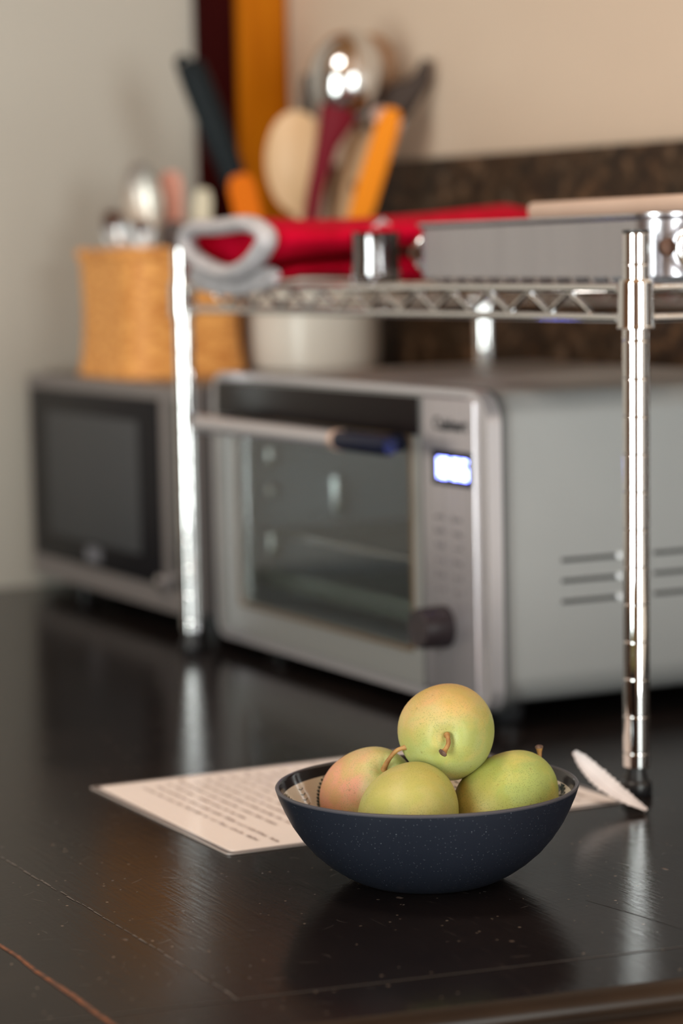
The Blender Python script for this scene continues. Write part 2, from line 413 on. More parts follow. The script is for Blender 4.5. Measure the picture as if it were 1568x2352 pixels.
# cavity
b = BM()
cx0, cx1, cz0, cz1, cy0, cy1 = OX0+.031, OX1-.126, OZ0+.031, OZ1-.031, .014, .30
box(b, cx0, cx1, cy0, cy1, cz0, cz1)
b.faces.ensure_lookup_table()
bmesh.ops.delete(b, geom=[f for f in b.faces if abs(f.calc_center_median().y-cy0) < 1e-4], context='FACES')
ME('cavity', b, cavity_m, oven, smooth=False)
b = BM()
for zz in (.115, .175):
    for i in range(14): tube(b, [(cx0+.01+i*(cx1-cx0-.02)/13, .03, zz), (cx0+.01+i*(cx1-cx0-.02)/13, .27, zz)], .0012, 6)
    tube(b, [(cx0+.002, .03, zz), (cx1-.002, .03, zz)], .0025, 8); tube(b, [(cx0+.002, .27, zz), (cx1-.002, .27, zz)], .0025, 8)
    break
ME('cooking_rack', b, chrome_dull, oven)
b = BM(); box(b, cx0+.012, cx1-.012, .025, .27, .064, .067, .001); ringex(b, rrect(cx0+.010, cx1-.010, .064, .082, .002), rrect(cx0+.013, cx1-.013, .066, .081, .001), .024, .027)
box(b, cx0+.010, cx1-.010, .022, .028, .066, .082, .002)
ME('baking_tray', b, mat('green_grey_enamel', (.16, .19, .17), .3, .4), oven)
glint_m = mat('bright_steel_glint', (.88, .88, .88), .22, 1)
for zz, hh_ in ((.185, .024), (.152, .014), (.102, .030), (.063, .014)):      # steel studs added for the pale reflections in the door glass
    b = BM(); box(b, cx0+.0005, cx0+.0125, .034, .050, zz-hh_/2, zz+hh_/2, .0058, 4); ME('glint_stud', b, glint_m, oven)
b = BM(); box(b, cx0+.0005, cx0+.010, .104, .120, .124, .164, .0045, 3); ME('glint_block', b, glint_m, oven)  # block added for one more pale reflection in the glass
# door
door = ME('door', (lambda b: (
    ringex(b, rrect(OX0+.013, .157, OZ0+.009, OZ1-.007, [.003, .003, .014, .006]), rrect(-.199, .140, .052, .224, [.006]*4), -.006, .010), b)[1])(BM()), silver, oven, angle=50)
b = BM(); box(b, OX0+.020, .156, -.0085, -.0055, .2255, OZ1-.008, .001); ME('top_band', b, mat('glossy_black_band', (.010, .007, .007), .3, spec=.1), door)
b = BM(); box(b, -.205, .146, -.0035, -.0005, .0465, .229); ME('door_glass', b, glass_m, door, smooth=False)
b = BM(); ringex(b, rrect(-.203, .143, .049, .227, .006), rrect(-.199, .140, .052, .224, .006), -.0072, -.0055); ME('glass_gasket', b, mat('bronze_edge', (.20, .13, .07), .35, .5), door)
hd = ME('handle', (lambda b: (tube(b, [(-.226, -.034, .2185), (.068, -.034, .2185)], .0078, 20), b)[1])(BM()), frame_m, door); hd['label'] = 'silver handle bar with a dark blue end'
b = BM(); tube(b, [(.068, -.034, .2185), (.170-.015, -.034, .2185), (.160, -.034, .2185)], [.0082, .0082, .0065], 20)
ME('handle_end', b, navy_plastic, hd)
for q0 in (.118, -.215):
    b = BM(); box(b, q0, q0+.018, -.034, -.006, .2115, .2255, .003); ME('handle_mount', b, navy_plastic, hd)
b = BM(); tube(b, [(.0630, -.034, .2185), (.0700, -.034, .2185)], .0090, 20); ME('handle_ring', b, mat('pink_highlight', (.9, .62, .50), .3, .6), hd)  # added ring, its pink colour stands for a highlight on the bar
# control panel
ctl = ME('control_panel', (lambda b: (box(b, .160, .2455, -.0065, .014, OZ0+.009, OZ1-.007, .003, 3), b)[1])(BM()), panel_m, oven)
b = BM(); box(b, .179, .2425, -.0078, -.006, .189, .2165, .001)
disp = ME('display', b, mat('display_black', (.004, .004, .02), .1), ctl)
em = mat('display_blue_glow', (.3, .35, 1), .5); em.node_tree.nodes['Principled BSDF'].inputs['Emission Color'].default_value = (.22, .27, 1, 1)
em.node_tree.nodes['Principled BSDF'].inputs['Emission Strength'].default_value = 13
b = BM()
SEG = {'0': 'abcdef', '1': 'bc', '2': 'abged', '3': 'abgcd', '6': 'acdefg', '5': 'afgcd', '8': 'abcdefg'}
def digit(b, ch, x, z, w_, h_):
    t_ = .0029
    D_ = {'a': (x, x+w_, z+h_-t_, z+h_), 'd': (x, x+w_, z, z+t_), 'g': (x, x+w_, z+h_/2-t_/2, z+h_/2+t_/2), 'f': (x, x+t_, z+h_/2, z+h_), 'e': (x, x+t_, z, z+h_/2),
          'b': (x+w_-t_, x+w_, z+h_/2, z+h_), 'c': (x+w_-t_, x+w_, z, z+h_/2)}
    for s in SEG[ch]:
        q = D_[s]; box(b, q[0], q[1], -.0084, -.0078, q[2], q[3])
for ch, x in zip('1236', (.1825, .1960, .2125, .2270)): digit(b, ch, x, .1945, .0105, .0160)
for z in (.199, .2045): box(b, .2090, .2108, -.0084, -.0078, z, z+.002)
ME('clock_digits', b, em, disp, smooth=False)
def text_obj(name, s, size, m, parent, x, y, z, bold=0):
    cu = bpy.data.curves.new(name, 'FONT'); cu.body = s; cu.size = size; cu.extrude = .0002; cu.offset = bold; cu.align_x = 'CENTER'; cu.align_y = 'CENTER'
    o = bpy.data.objects.new(name, cu); C.objects.link(o)
    me = bpy.data.meshes.new_from_object(o); bpy.data.objects.remove(o)
    me.transform(Matrix.Translation((x, y, z)) @ Matrix.Rotation(PI/2, 4, 'X'))
    me.materials.clear(); me.materials.append(m)
    o = bpy.data.objects.new(name, me); C.objects.link(o); o.parent = parent; return o
ink = mat('printed_black', (.02, .02, .022), .5)
text_obj('oven_lettering', 'Cuisinart', .0148, ink, ctl, .2085, -.0068, .2365, .0003)
ink2 = mat('printed_grey', (.16, .14, .15), .5)
b = BM()
for r_ in range(6):
    for c_ in range(2):
        x = .190+c_*.028+random.uniform(-.001, .001); z = .163-r_*.0115
        for k in range(4): box(b, x-.008+k*.0042, x-.0052+k*.0042, -.0069, -.0064, z-.0005-.0022*random.random(), z+.0005+.0028*random.random())
ME('button_legends', b, ink2, ctl, smooth=False)
b = BM(); lathe(b, [(0, 0), (.0165, 0), (.0170, -.002), (.0162, -.023), (.0150, -.025), (0, -.025)], 40, (.196, -.0065, .0765), mat=Matrix.Rotation(-PI/2, 4, 'X'))
kn = ME('knob', b, mat('dark_brown_knob', (.020, .014, .016), .4, spec=.2), ctl)
b = BM(); lathe(b, [(0, 0), (.0151, 0), (.0151, .001), (.0134, .0012), (.0130, .0006), (0, .0006)], 40, (.196, -.0312, .0765), mat=Matrix.Rotation(PI/2, 4, 'X'))
ME('knob_ring', b, mat('knob_cap_metal', (.05, .04, .042), .5, .2, spec=.2), kn)
# knob is on the front: fix orientation by mirroring already in profile
# side vents (louvres; brighter beads make the highlights at their ends)
mat_ve = mat('vent_end_highlight', (.75, .75, .77), .3, .5)
dark_slot = mat('vent_slot_dark', (.03, .03, .03), .6)
for i in range(3):
    for j in range(3):
        y0 = .063+j*.085; z = .130-i*.0163
        b = BM(); tube(b, [(OX1-.0040, y0, z), (OX1-.0040, y0+.052, z)], .0017, 8)
        vn = ME('vent_slot', b, dark_slot, oven)
        b = BM(); lathe(b, [(0, -.0032), (.0030, -.0014), (.0030, .0014), (0, .0032)], 12, (OX1-.0030, y0+.053, z+.0006)); ME('vent_end', b, mat_ve, vn)
for fx in (OX0+.05, OX1-.05):
    for fy in (.04, .29):
        b = BM(); lathe(b, [(0, 0), (.011, 0), (.013, .004), (.013, .0215), (0, .0215)], 20, (fx, fy, 0)); ME('foot', b, black_plastic, oven)

# ---------------------------------------------------------------- microwave
mw = thing('microwave_oven', 'small microwave oven with black door in the corner under the wicker basket', 'microwave', W(-1.07, .04))
MX0, MX1, MZ0, MZ1, MD = -.240, .225, .022, .245, .325
mw_sil = mat('taupe_grey_plastic', (.20, .175, .172), .45, .1)
b = BM(); box(b, MX0+.002, MX1-.002, .012, MD, MZ0, MZ1, .006); ME('body', b, mat('black_body_metal', (.02, .02, .022), .35), mw)
b = BM(); box(b, MX0+.002, MX1-.002, .013, MD-.002, MZ1-.001, MZ1+.001, .0005); ME('top_plate', b, mat('dark_grey_top', (.10, .09, .09), .4), mw)
b = BM(); ringex(b, rrect(MX0, MX1, MZ0-.003, MZ1, .006), rrect(MX0+.010, MX1-.006, MZ0+.020, MZ1-.014, .004), -.004, .014); ME('front_frame', b, mw_sil, mw)
b = BM(); box(b, MX0+.010, .148, -.006, .010, MZ0+.020, MZ1-.014, .003); dr = ME('door', b, mat('black_door_gloss', (.012, .011, .013), .4, spec=.1), mw)
b = BM(); box(b, MX0+.066, .095, -.0072, -.0055, .070, .207, .0007); ME('window_mesh', b, mat('grey_window_screen', (.070, .070, .074), .5, spec=.1), dr)
b = BM(); prism(b, rrect(-.062, -.018, .049, .066, .006), -.0070, -.0058); bd = ME('badge', b, mat('badge_grey', (.09, .09, .11), .3), dr)
b = BM()
for k in range(7): ringex(b, rrect(-.058+k*.0052, -.0545+k*.0052, .053, .061, .001), rrect(-.0572+k*.0052, -.0553+k*.0052, .0542, .0598, .0004), -.0074, -.0069)
ME('badge_lettering', b, mat('badge_letters', (.28, .28, .32), .4), bd)
b = BM(); box(b, .150, .172, -.005, .010, MZ0+.020, MZ1-.014, .002); ME('handle_strip', b, mw_sil, mw)
b = BM(); box(b, .173, MX1-.007, -.0045, .010, MZ0+.020, MZ1-.014, .002); cp = ME('control_panel', b, mat('panel_black', (.02, .02, .022), .3), mw)
b = BM(); lathe(b, [(0, 0), (.008, 0), (.0075, .008), (.005, .010), (0, .010)], 20, (.157, -.005, .048), mat=Matrix.Rotation(PI/2, 4, 'X')); ME('release_button', b, chrome_dull, mw)
for fx in (MX0+.05, MX1-.05):
    for fy in (.04, .28):
        b = BM(); lathe(b, [(0, 0), (.012, 0), (.013, .0225), (0, .0225)], 16, (fx, fy, 0)); ME('foot', b, black_plastic, mw)
MWT = MZ1+.0011

# ---------------------------------------------------------------- basket with cutlery
wicker = mat('orange_wicker', (.62, .27, .06), .55)
n = NT(wicker); v = n.coord((1, 1, 1)); f = n.noise(n.coord((1, 1, 2.2)), 75, 3)
n.base(n.ramp(f, [(.38, (.60, .22, .045)), (.6, (.90, .43, .12))]))
bx_, by_ = -1.135, .128
bas = thing('wicker_basket', 'square orange wicker basket of cutlery standing on the microwave', 'basket', W(bx_, by_, MWT))
def sup(a, hx, hy, p=.35):
    c, s = math.cos(a), math.sin(a); return hx*math.copysign(abs(c)**p, c), hy*math.copysign(abs(s)**p, s)
b = BM()
HB = .134; nz = 26; na = 96
def bprof(t): return 1+.05*(1-t)**6-.035*math.sin(PI*t)+.0*t
grid = []
for j in range(nz*3+1):
    t = j/(nz*3); row = []
    for i in range(na):
        a = 2*PI*i/na; x, y = sup(a, .088, .068); k = bprof(t)
        wv = .0013*math.sin(i*PI/2+.1)*(1 if (j//3) % 2 else -1)*abs(math.sin(PI*(j % 3)/3+.3))
        l = math.hypot(x, y); row.append(b.verts.new((x*k*(1+wv/l*1.0), y*k*(1+wv/l), t*HB)))
    grid.append(row)
for j in range(len(grid)-1):
    for i in range(na): b.faces.new((grid[j][i], grid[j][(i+1) % na], grid[j+1][(i+1) % na], grid[j+1][i]))
b.faces.new(grid[0][::-1])
inner = [[b.verts.new((sup(2*PI*i/na, .082, .062)[0]*k, sup(2*PI*i/na, .082, .062)[1]*k, z)) for i in range(na)] for k, z in ((1, HB), (.96, .05), (.96, .006))]
rows = [grid[-1]]+inner
for j in range(3):
    for i in range(na): b.faces.new((rows[j][i], rows[j][(i+1) % na], rows[j+1][(i+1) % na], rows[j+1][i]))
b.faces.new(inner[-1])
ME('basket_body', b, wicker, bas, angle=70)
b = BM()
for q in range(2):
    pts = []
    for i in range(160):
        a = 2*PI*i/160; x, y = sup(a, .0875, .0675); k = 1+.02*math.sin(i*.8+q*PI); pts.append((x*k, y*k, HB-.002+.003*math.cos(i*.8+q*PI)))
    tube(b, pts, .0032, 8, closed=True)
ME('braided_rim', b, wicker, bas)
BZ = MWT+.007
def world_thing(name, label, cat, loc, group=None): return thing(name, label, cat, loc, 0, group)
bc = W(bx_, by_, BZ)
def spoon(name, label, cat, base, top, tilt, bw, bl, m, hm=None, hr=.0022, depth=.010, group=None, facing=-1):
    """spoon standing handle-down: base, top in world coordinates, the bowl centred near top"""
    base = Vector(base); top = Vector(top); t = world_thing(name, label, cat, base, group)
    d = (top-base); L = d.length; d.normalize()
    side = Vector((1, 0, 0)); side = (side-d*side.dot(d)).normalized(); nrm = side.cross(d)  # roughly +-y
    if nrm.y > 0: nrm = -nrm
    R_ = Matrix((side, nrm, d)).transposed()
    def P(a, b_, c): return R_ @ Vector((a, b_, c))
    b = BM(); nu, nv = 24, 12
    for sgn, off in ((1, 0), (1, -.0012)):
        pass
    rings = []
    for j in range(nv+1):
        r = j/nv
        rings.append([ (bw/2*r*math.sin(2*PI*i/nu), facing*depth*(1-r*r)*-1, L-bl/2+ bl/2*r*math.cos(2*PI*i/nu)*(1+.0)) for i in range(nu)])
    def layer(off, sc):
        c0 = b.verts.new(P(0, -facing*depth+off, L-bl/2)); vv = []
        for j in range(1, nv+1): vv.append([b.verts.new(P(x*sc, y+off, (z-(L-bl/2))*sc+(L-bl/2))) for x, y, z in rings[j]])
        for i in range(nu): b.faces.new((c0, vv[0][i], vv[0][(i+1) % nu]))
        for j in range(nv-1):
            for i in range(nu): b.faces.new((vv[j][i], vv[j+1][i], vv[j+1][(i+1) % nu], vv[j][(i+1) % nu]))
        return vv[-1]
    A = layer(0, 1); B = layer(-.0011*facing*-1, .985)
    for i in range(nu): b.faces.new((A[i], B[i], B[(i+1) % nu], A[(i+1) % nu]))
    ME('spoon_bowl', b, m, t, angle=80)
    b = BM(); tube(b, [P(0, 0, 0), P(0, 0, (L-bl)*.5), P(0, 0, L-bl+.004)], [hr*1.5, hr*1.1, hr*1.1], 10, flat=.8)
    ME('handle', b, hm or m, t); return t
spoon('serving_spoon', 'steel serving spoon standing upright at the left of the wicker basket', 'spoon', bc+Vector((.01, -.005, .002)), bc+Vector((-.020, 0, .224)), 0, .043, .084, mat('warm_satin_steel', (.62, .58, .53), .38, .85), facing=1)
spoon('teaspoon', 'small steel spoon leaning over the left rim of the basket', 'spoon', bc+Vector((.0, .012, .002)), bc+Vector((-.052, .005, .172)), 0, .030, .045, steel, facing=1)
spoon('soup_spoon', 'steel spoon low at the front rim of the basket', 'spoon', bc+Vector((-.0, -.03, .002)), bc+Vector((-.014, -.045, .162)), 0, .024, .034, steel, facing=1)
pinkp = mat('salmon_plastic', (.60, .26, .19), .4)
def flat_tool(name, label, cat, base, top, w0, w1, th, m, parts=None, group=None, hole=False):
    base = Vector(base); top = Vector(top); d = top-base; L = d.length; d.normalize()
    side = Vector((1, 0, 0)); side = (side-d*side.dot(d)).normalized(); nrm = d.cross(side)
    R_ = Matrix((side, nrm, d)).transposed()
    b = BM(); t = BM()
    pr = [(-w0/2, 0), (w0/2, 0), (w0/2, L*.45), (w1/2, L*.62), (w1/2, L*.93), (w1*.32, L*.99), (-w1*.32, L*.99), (-w1/2, L*.93), (-w1/2, L*.62), (-w0/2, L*.45)]
    prism(t, pr, -th/2, th/2, 'xz'); bmesh.ops.bevel(t, geom=t.edges[:], offset=min(th, w0)*.25, segments=2, affect='EDGES')
    merge(b, t, 0, R_.to_4x4())
    o = ME(name, b, m, None, base); return tag(o, label, cat, group)
flat_tool('butter_spatula', 'salmon pink spatula behind the spoons in the basket', 'spatula', bc+Vector((.012, .02, .002)), bc+Vector((.014, .03, .215)), .008, .026, .004, pinkp)
ivory = mat('ivory_plastic', (.62, .56, .42), .4)
flat_tool('table_knife', 'ivory handled knife upright at the right of the basket', 'knife', bc+Vector((.035, .01, .002)), bc+Vector((.050, .02, .195)), .012, .020, .006, ivory)
flat_tool('dark_scoop', 'dark brown handle resting low at the middle of the basket', 'utensil', bc+Vector((.02, -.015, .002)), bc+Vector((.018, -.02, .160)), .014, .03, .008, mat('dark_brown_handle', (.05, .025, .018), .4))

# ---------------------------------------------------------------- crock with cooking tools
CW = Vector((-.027, 2.812, MWT))
crock = world_thing('utensil_crock', 'cream glazed crock full of cooking tools standing on the microwave behind the rack', 'crock', CW)
b = BM(); lathe(b, [(0, 0), (.066, 0), (.0715, .004), (.0735, .02), (.0735, .140), (.0765, .146), (.0765, .152), (.072, .154), (.069, .148), (.068, .012), (0, .010)], 64)
ME('crock_body', b, noisy('cream_glaze', (.66, .61, .55), (.72, .68, .62), 6, .2, coat=.4), crock)
def cp_(dx, z, dy=0): return Vector((CW.x+dx, CW.y+dy, z))
IN = .262
# black turner handle leaning left
hb = cp_(-.018, IN+.02, -.01); ht = cp_(-.128, .583, -.01)
t = world_thing('black_spatula', 'black handled turner leaning to the left over the basket', 'spatula', hb)
d = (ht-hb); b = BM(); tube(b, [d*0, d*.30, d*.52], [.0035, .0035, .004], 10); ME('shank', b, black_plastic, t)
blk = mat('charcoal_rubber', (.008, .012, .015), .5, spec=.12)
b = BM(); tube(b, [d*.50, d*.56, d*.75, d*.92, d*.985, d*1.0], [.009, .0135, .0160, .0165, .0155, .010], 16, flat=.7); ME('grip', b, blk, t)
b = BM(); e = d.normalized(); s_ = Vector((-e.z, 0, e.x)); pts = [d*.985+e*.004+s_*(.006+.006*math.cos(a))+e*.008*math.sin(a) for a in [2*PI*k/18 for k in range(18)]]; tube(b, pts, .0035, 8, closed=True); ME('hanging_loop', b, blk, t)
# wooden spoon
lw = noisy('pale_wood', (.58, .37, .20), (.70, .47, .28), 6, .5, stretch=(6, 6, 1))
spoon('wooden_spoon', 'large pale wooden spoon with broad oval bowl in the crock', 'spoon', cp_(-.005, IN, -.025), cp_(-.014, .527, -.035), 0, .070, .112, lw, hr=.005, depth=.012, facing=-1)
spoon('wooden_ladle', 'brown wooden spoon right behind the steel ladle head', 'spoon', cp_(.012, IN, .035), cp_(.074, .612, .028), 0, .060, .085, noisy('brown_wood', (.26, .13, .06), (.34, .18, .09), 6, .5, stretch=(6, 6, 1)), hr=.005, depth=.010, facing=-1)
maroon = mat('maroon_plastic', (.15, .003, .012), .5, spec=.15)
# ladle
lb = cp_(-.012, IN, -.045); lt = cp_(.046, .612, -.030)
t = world_thing('soup_ladle', 'big steel ladle head on a maroon handle above the crock', 'ladle', lb)
d = lt-lb; cen = cp_(.042, .563, -.02)-lb
b = BM(); nu, nv = 40, 16
mrot = Matrix.Translation(cen) @ Matrix.Rotation(math.radians(14), 4, 'Y') @ Matrix.Rotation(math.radians(80), 4, 'X')
prof = [(.0, .034)]+[(.040*math.sin(a), .034*math.cos(a)) for a in [PI/2*k/14 for k in range(1, 15)]]+[(.0385, -.001)]+[(.0385*math.sin(a), .0325*math.cos(a)) for a in [PI/2*k/14 for k in range(13, 0, -1)]]+[(0, .0325)]
lathe(b, prof, 48, mat=mrot @ Matrix.Diagonal((.98, 1.26, 1, 1)))
ME('ladle_bowl', b, mat('polished_steel', (.70, .70, .70), .12, 1), t, angle=80)
b = BM(); hp = [Vector((0, 0, 0)), cp_(-.008, .36, -.045)-lb, cp_(.006, .44, -.045)-lb, cp_(.020, .49, -.045)-lb, cp_(.033, .523, -.042)-lb, cp_(.040, .533, -.036)-lb]
tube(b, hp, [.006, .0075, .0085, .012, .021, .012], 16, flat=.45); ME('handle', b, maroon, t); 
# dark handle behind
flat_tool('dark_turner', 'dark brown flat handle end sticking up left of the ladle', 'utensil', cp_(-.012, IN, .045), cp_(-.0, .575, .05), .012, .017, .006, mat('smoke_brown_plastic', (.07, .05, .038), .4))
# orange handle
orp = mat('bright_orange_plastic', (.80, .24, .0), .5, spec=.2)
flat_tool('orange_spatula', 'bright orange handled spatula leaning right beside the ladle', 'spatula', cp_(.002, IN, -.055), cp_(.092, .528, -.058), .019, .026, .010, orp)
flat_tool('small_orange_scraper', 'orange scraper low between basket and wooden spoon', 'scraper', cp_(-.035, IN, -.03), cp_(-.076, .462, -.03), .014, .030, .008, mat('deep_orange_plastic', (.66, .15, .004), .6, spec=.1))
flat_tool('bamboo_spatula', 'light bamboo spatula behind the orange handle', 'spatula', cp_(.006, IN, -.01), cp_(.060, .505, .0), .014, .036, .006, lw)
# tongs
tb = cp_(.012, IN, .015)
t = world_thing('kitchen_tongs', 'steel tongs with dark brown grips leaning right out of the crock', 'tongs', tb)
dk = mat('dark_grip_plastic', (.050, .034, .028), .5, spec=.15)
def rel(dx, z, dy=0): return cp_(dx, z, dy)-tb
b = BM(); tube(b, [rel(.030, .33), rel(.056, .43), rel(.108, .535)], [.006, .0068, .0068], 10, flat=.5); ME('arm', b, steel, t)
b = BM(); tube(b, [rel(.022, .33, .0), rel(.046, .43), rel(.085, .52)], [.005, .0058, .0058], 10, flat=.5); ME('arm', b, steel, t)
b = BM(); tube(b, [rel(.070, .505), rel(.098, .530), rel(.124, .560), rel(.131, .580)], [.010, .017, .011, .006], 14, flat=.6); ME('grip', b, dk, t)
b = BM(); tube(b, [rel(.072, .515), rel(.092, .548), rel(.108, .556)], [.009, .008, .006], 12, flat=.6); ME('grip', b, dk, t)
b = BM(); lathe(b, [(0, -.004), (.009, -.003), (.009, .003), (0, .004)], 20, rel(.078, .521, -.014), mat=Matrix.Rotation(PI/2, 4, 'X')); ME('pivot_rivet', b, mat('copper_rivet', (.62, .42, .36), .35, .9), t)
b = BM(); lathe(b, [(0, -.003), (.007, -.002), (.007, .002), (0, .003)], 20, rel(.051, .445, -.012), mat=Matrix.Rotation(PI/2, 4, 'X')); ME('arm_glint_disc', b, chrome, t)  # disc added in place of the highlight on the tong arms

# ---------------------------------------------------------------- oven mitts
red = noisy('red_quilted_cotton', (.44, .0, .016), (.54, .001, .026), 60, .9, spec=.1, bump=.3)
greyb = noisy('grey_binding_tape', (.40, .375, .39), (.50, .47, .49), 90, .8, bump=.3)
def mitt(name, label, x, y, z, W_, Ht, path, rot, cuff=.045, cr=.0070):
    """fabric mitt: tube with an open cuff; path is a list of (dx, dy, dz, half width, half height)"""
    t = thing(name, label, 'oven mitt', W(x, y, z), TH+rot, 'red oven mitts on the rack')
    b = BM(); na = 40; rings = []
    ins = []
    for dx, dy, dz, hw, hh in path:
        rings.append([b.verts.new((dx, dy+hw*math.cos(2*PI*i/na)*(1+.03*math.sin(5*2*PI*i/na+dx*40)), dz+hh*math.sin(2*PI*i/na)*(1+.12*math.sin(3*2*PI*i/na+.6+dx*30)))) for i in range(na)])
    for j, (dx, dy, dz, hw, hh) in enumerate([path[0], (path[0][0]+.022,)+tuple(path[0][1:])]):
        ins.append([b.verts.new((dx+.0005, dy+(hw-.004)*math.cos(2*PI*i/na), dz+(hh-.004)*math.sin(2*PI*i/na))) for i in range(na)])
    for j in range(len(rings)-1):
        for i in range(na): b.faces.new((rings[j][i], rings[j+1][i], rings[j+1][(i+1) % na], rings[j][(i+1) % na]))
    for j in range(len(ins)-1):
        for i in range(na): b.faces.new((ins[j][i], ins[j][(i+1) % na], ins[j+1][(i+1) % na], ins[j+1][i]))
    for i in range(na): b.faces.new((rings[0][i], rings[0][(i+1) % na], ins[0][(i+1) % na], ins[0][i]))
    b.faces.new(ins[-1]); b.faces.new(rings[-1])
    ME('fabric_body', b, red, t, angle=80)
    dx, dy, dz, hw, hh = path[0]
    b = BM(); tube(b, [(dx-.002, dy+(hw-.001)*math.cos(a)*(1+.03*math.sin(5*a)), dz+(hh-.001)*math.sin(a)*(1+.16*math.sin(3*a+.6))+.0022*math.sin(2*a+1)) for a in [2*PI*k/48 for k in range(48)]], cr, 10, closed=True, flat=1.3)
    tg = ME('cuff_binding', b, greyb, t); tg['label'] = 'grey tape binding round the cuff'
    return t

# ---------------------------------------------------------------- stainless pan
pan_m = noisy('stainless_pan_steel', (.56, .55, .60), (.60, .59, .64), 5, .26, 1, stretch=(14, 14, 1))
pan = thing('roasting_pan', 'large rectangular stainless steel roasting pan on the rack right of the red mitts', 'pan', W(-.184, .145, SZ))
def rr3(hx, hy, r, z, n_=6): return [(x, y, z) for x, y in rrect(-hx, hx, -hy, hy, r, n_)]
b = BM(); loops = [rr3(0.167, .112, .022, 0), rr3(0.175, .120, .026, .004), rr3(0.1755, .1205, .0265, .040), rr3(0.179, .124, .028, .0425), rr3(0.179, .124, .028, .0445), rr3(0.176, .121, .027, .0445), rr3(0.1735, .1185, .026, .040), rr3(0.170, .115, .024, .006), rr3(0.164, .109, .02, .002)]
LL = [[b.verts.new(p) for p in l] for l in loops]
for A, B in zip(LL, LL[1:]):
    for k in range(len(A)): b.faces.new((A[k], A[(k+1) % len(A)], B[(k+1) % len(A)], B[k]))
b.faces.new(LL[0][::-1]); b.faces.new(LL[-1])
for v_ in b.verts: v_.co.z *= 1.06
ME('pan_body', b, pan_m, pan, angle=50)
# folding oval handle at the near right end
for sx in (1, -1):
    b = BM(); pts = [(sx*.187, -.085+.024*math.cos(a), .023+.018*math.sin(a)) for a in [2*PI*k/28 for k in range(28)]]
    tube(b, pts, .0028, 10, closed=True); h = ME('handle_ring', b, chrome, pan)
    b = BM(); lathe(b, [(0, 0), (.006, 0), (.006, .004), (0, .005)], 14, (sx*.177, -.113, .024), mat=Matrix.Rotation(sx*PI/2, 4, 'Y')); ME('rivet', b, mat('brown_rivet_%d' % sx, (.12, .06, .04), .4, .5), h)
# small steel cup in front of the mitts
cup = thing('steel_cup', 'small steel cup standing between the red mitts and the pan', 'cup', W(-.438, .034, SZ+.0205))
b = BM(); lathe(b, [(0, .0), (.0185, .0), (.0195, .002), (.0205, .012), (.0195, .020), (.0198, .040), (.0205, .042), (.0190, .042), (.0182, .010), (0, .006)], 40, mat=Matrix.Rotation(0, 4, 'Y'))
bmesh.ops.translate(b, verts=b.verts, vec=(0, 0, -.0205))
ME('cup_body', b, mat('dark_polished_steel', (.30, .29, .30), .12, 1), cup)
b = BM(); tube(b, [(-.020, 0, .014), (-.032, 0, .012), (-.033, 0, -.004), (-.020, 0, -.010)], .002, 8); ME('handle', b, chrome_dull, cup)

m1 = mitt('oven_mitt', 'lower of the two red oven mitts, flattened on the shelf wires', -.616, -.014, SZ+.0120, 0, 0,
     [(0, 0, -.007, .086, .0062), (.022, 0, -.001, .086, .0070), (.05, 0, .001, .084, .0085), (.12, .0, .002, .082, .0115), (.20, .0, .002, .082, .0115), (.27, .0, .001, .070, .0105), (.305, .0, .0, .042, .008), (.317, 0, 0, .015, .004)], PI/2, cr=.0056)
m2 = mitt('oven_mitt', 'upper of the two red oven mitts, its grey bound cuff gaping open', -.602, -.026, SZ+.0385, 0, 0,
     [(0, 0, -.0035, .086, .0215), (.03, 0, -.001, .087, .0190), (.07, .0, -.001, .084, .0165), (.14, .0, .003, .082, .015), (.20, .0, .0085, .082, .015), (.27, .0, .0125, .072, .0145), (.31, .0, .0115, .045, .010), (.322, 0, .010, .015, .005)], PI/2, cr=.0074)
for m_, z_ in ((m1, 0), (m2, .002)):
    b = BM(); tube(b, [(.07, -.060, z_), (.12, -.088, z_), (.17, -.112, z_), (.20, -.120, z_), (.212, -.122, z_)], [.014, .026, .024, .017, .006], 20, flat=.42, up=Vector((0, 0, 1))); ME('thumb', b, red, m_)
b = BM(); tube(b, [(.095, -.088, .006), (.104, -.094, .014), (.112, -.097, .008), (.101, -.091, -.002)], .0028, 8, closed=True)
ME('hanging_loop', b, greyb, m2)
bd_ = tag(ME('cutting_board', (lambda b: (box(b, -.100, .125, -.08, .08, 0, .013, .004), b)[1])(BM()), noisy('pale_pink_wood_board', (.52, .36, .28), (.62, .44, .35), 5, .5, stretch=(1, 12, 1)), None, W(-.155, .150, SZ+.0474), TH),
     'pale board lying across the rim of the roasting pan', 'board')

# ---------------------------------------------------------------- recipe sheet
paper_m = noisy('warm_white_paper', (.90, .80, .75), (.93, .83, .78), 8, .45, coat=.1)
sh = thing('recipe_sheet', 'laminated sheet of handwriting lying flat behind the fruit bowl', 'paper', W(-.100, -.166, .0004))
b = BM()
def sheet(b, hx, hy, z0, z1, mi):
    t = BM(); prism(t, rrect(-hx, hx, -hy, hy, .004, 3), z0, z1, 'xy', mi); merge(b, t, mi)
sheet(b, .1205, .1475, 0, .0006, 0); ME('laminate_border', b, mat('laminate_grey_film', (.52, .45, .42), .15), sh, smooth=False)
b = BM(); sheet(b, .1150, .1420, .0006, .0009, 0); pp = ME('paper', b, paper_m, sh, smooth=False)
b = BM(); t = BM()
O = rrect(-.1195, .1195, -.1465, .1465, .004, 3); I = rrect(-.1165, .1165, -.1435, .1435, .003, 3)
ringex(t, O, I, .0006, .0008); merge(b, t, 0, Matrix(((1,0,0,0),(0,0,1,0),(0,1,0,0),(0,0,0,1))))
ME('dark_outline', b, mat('edge_line_grey', (.12, .10, .10), .3), sh, smooth=False)  # dark line set in from the edge of the laminate
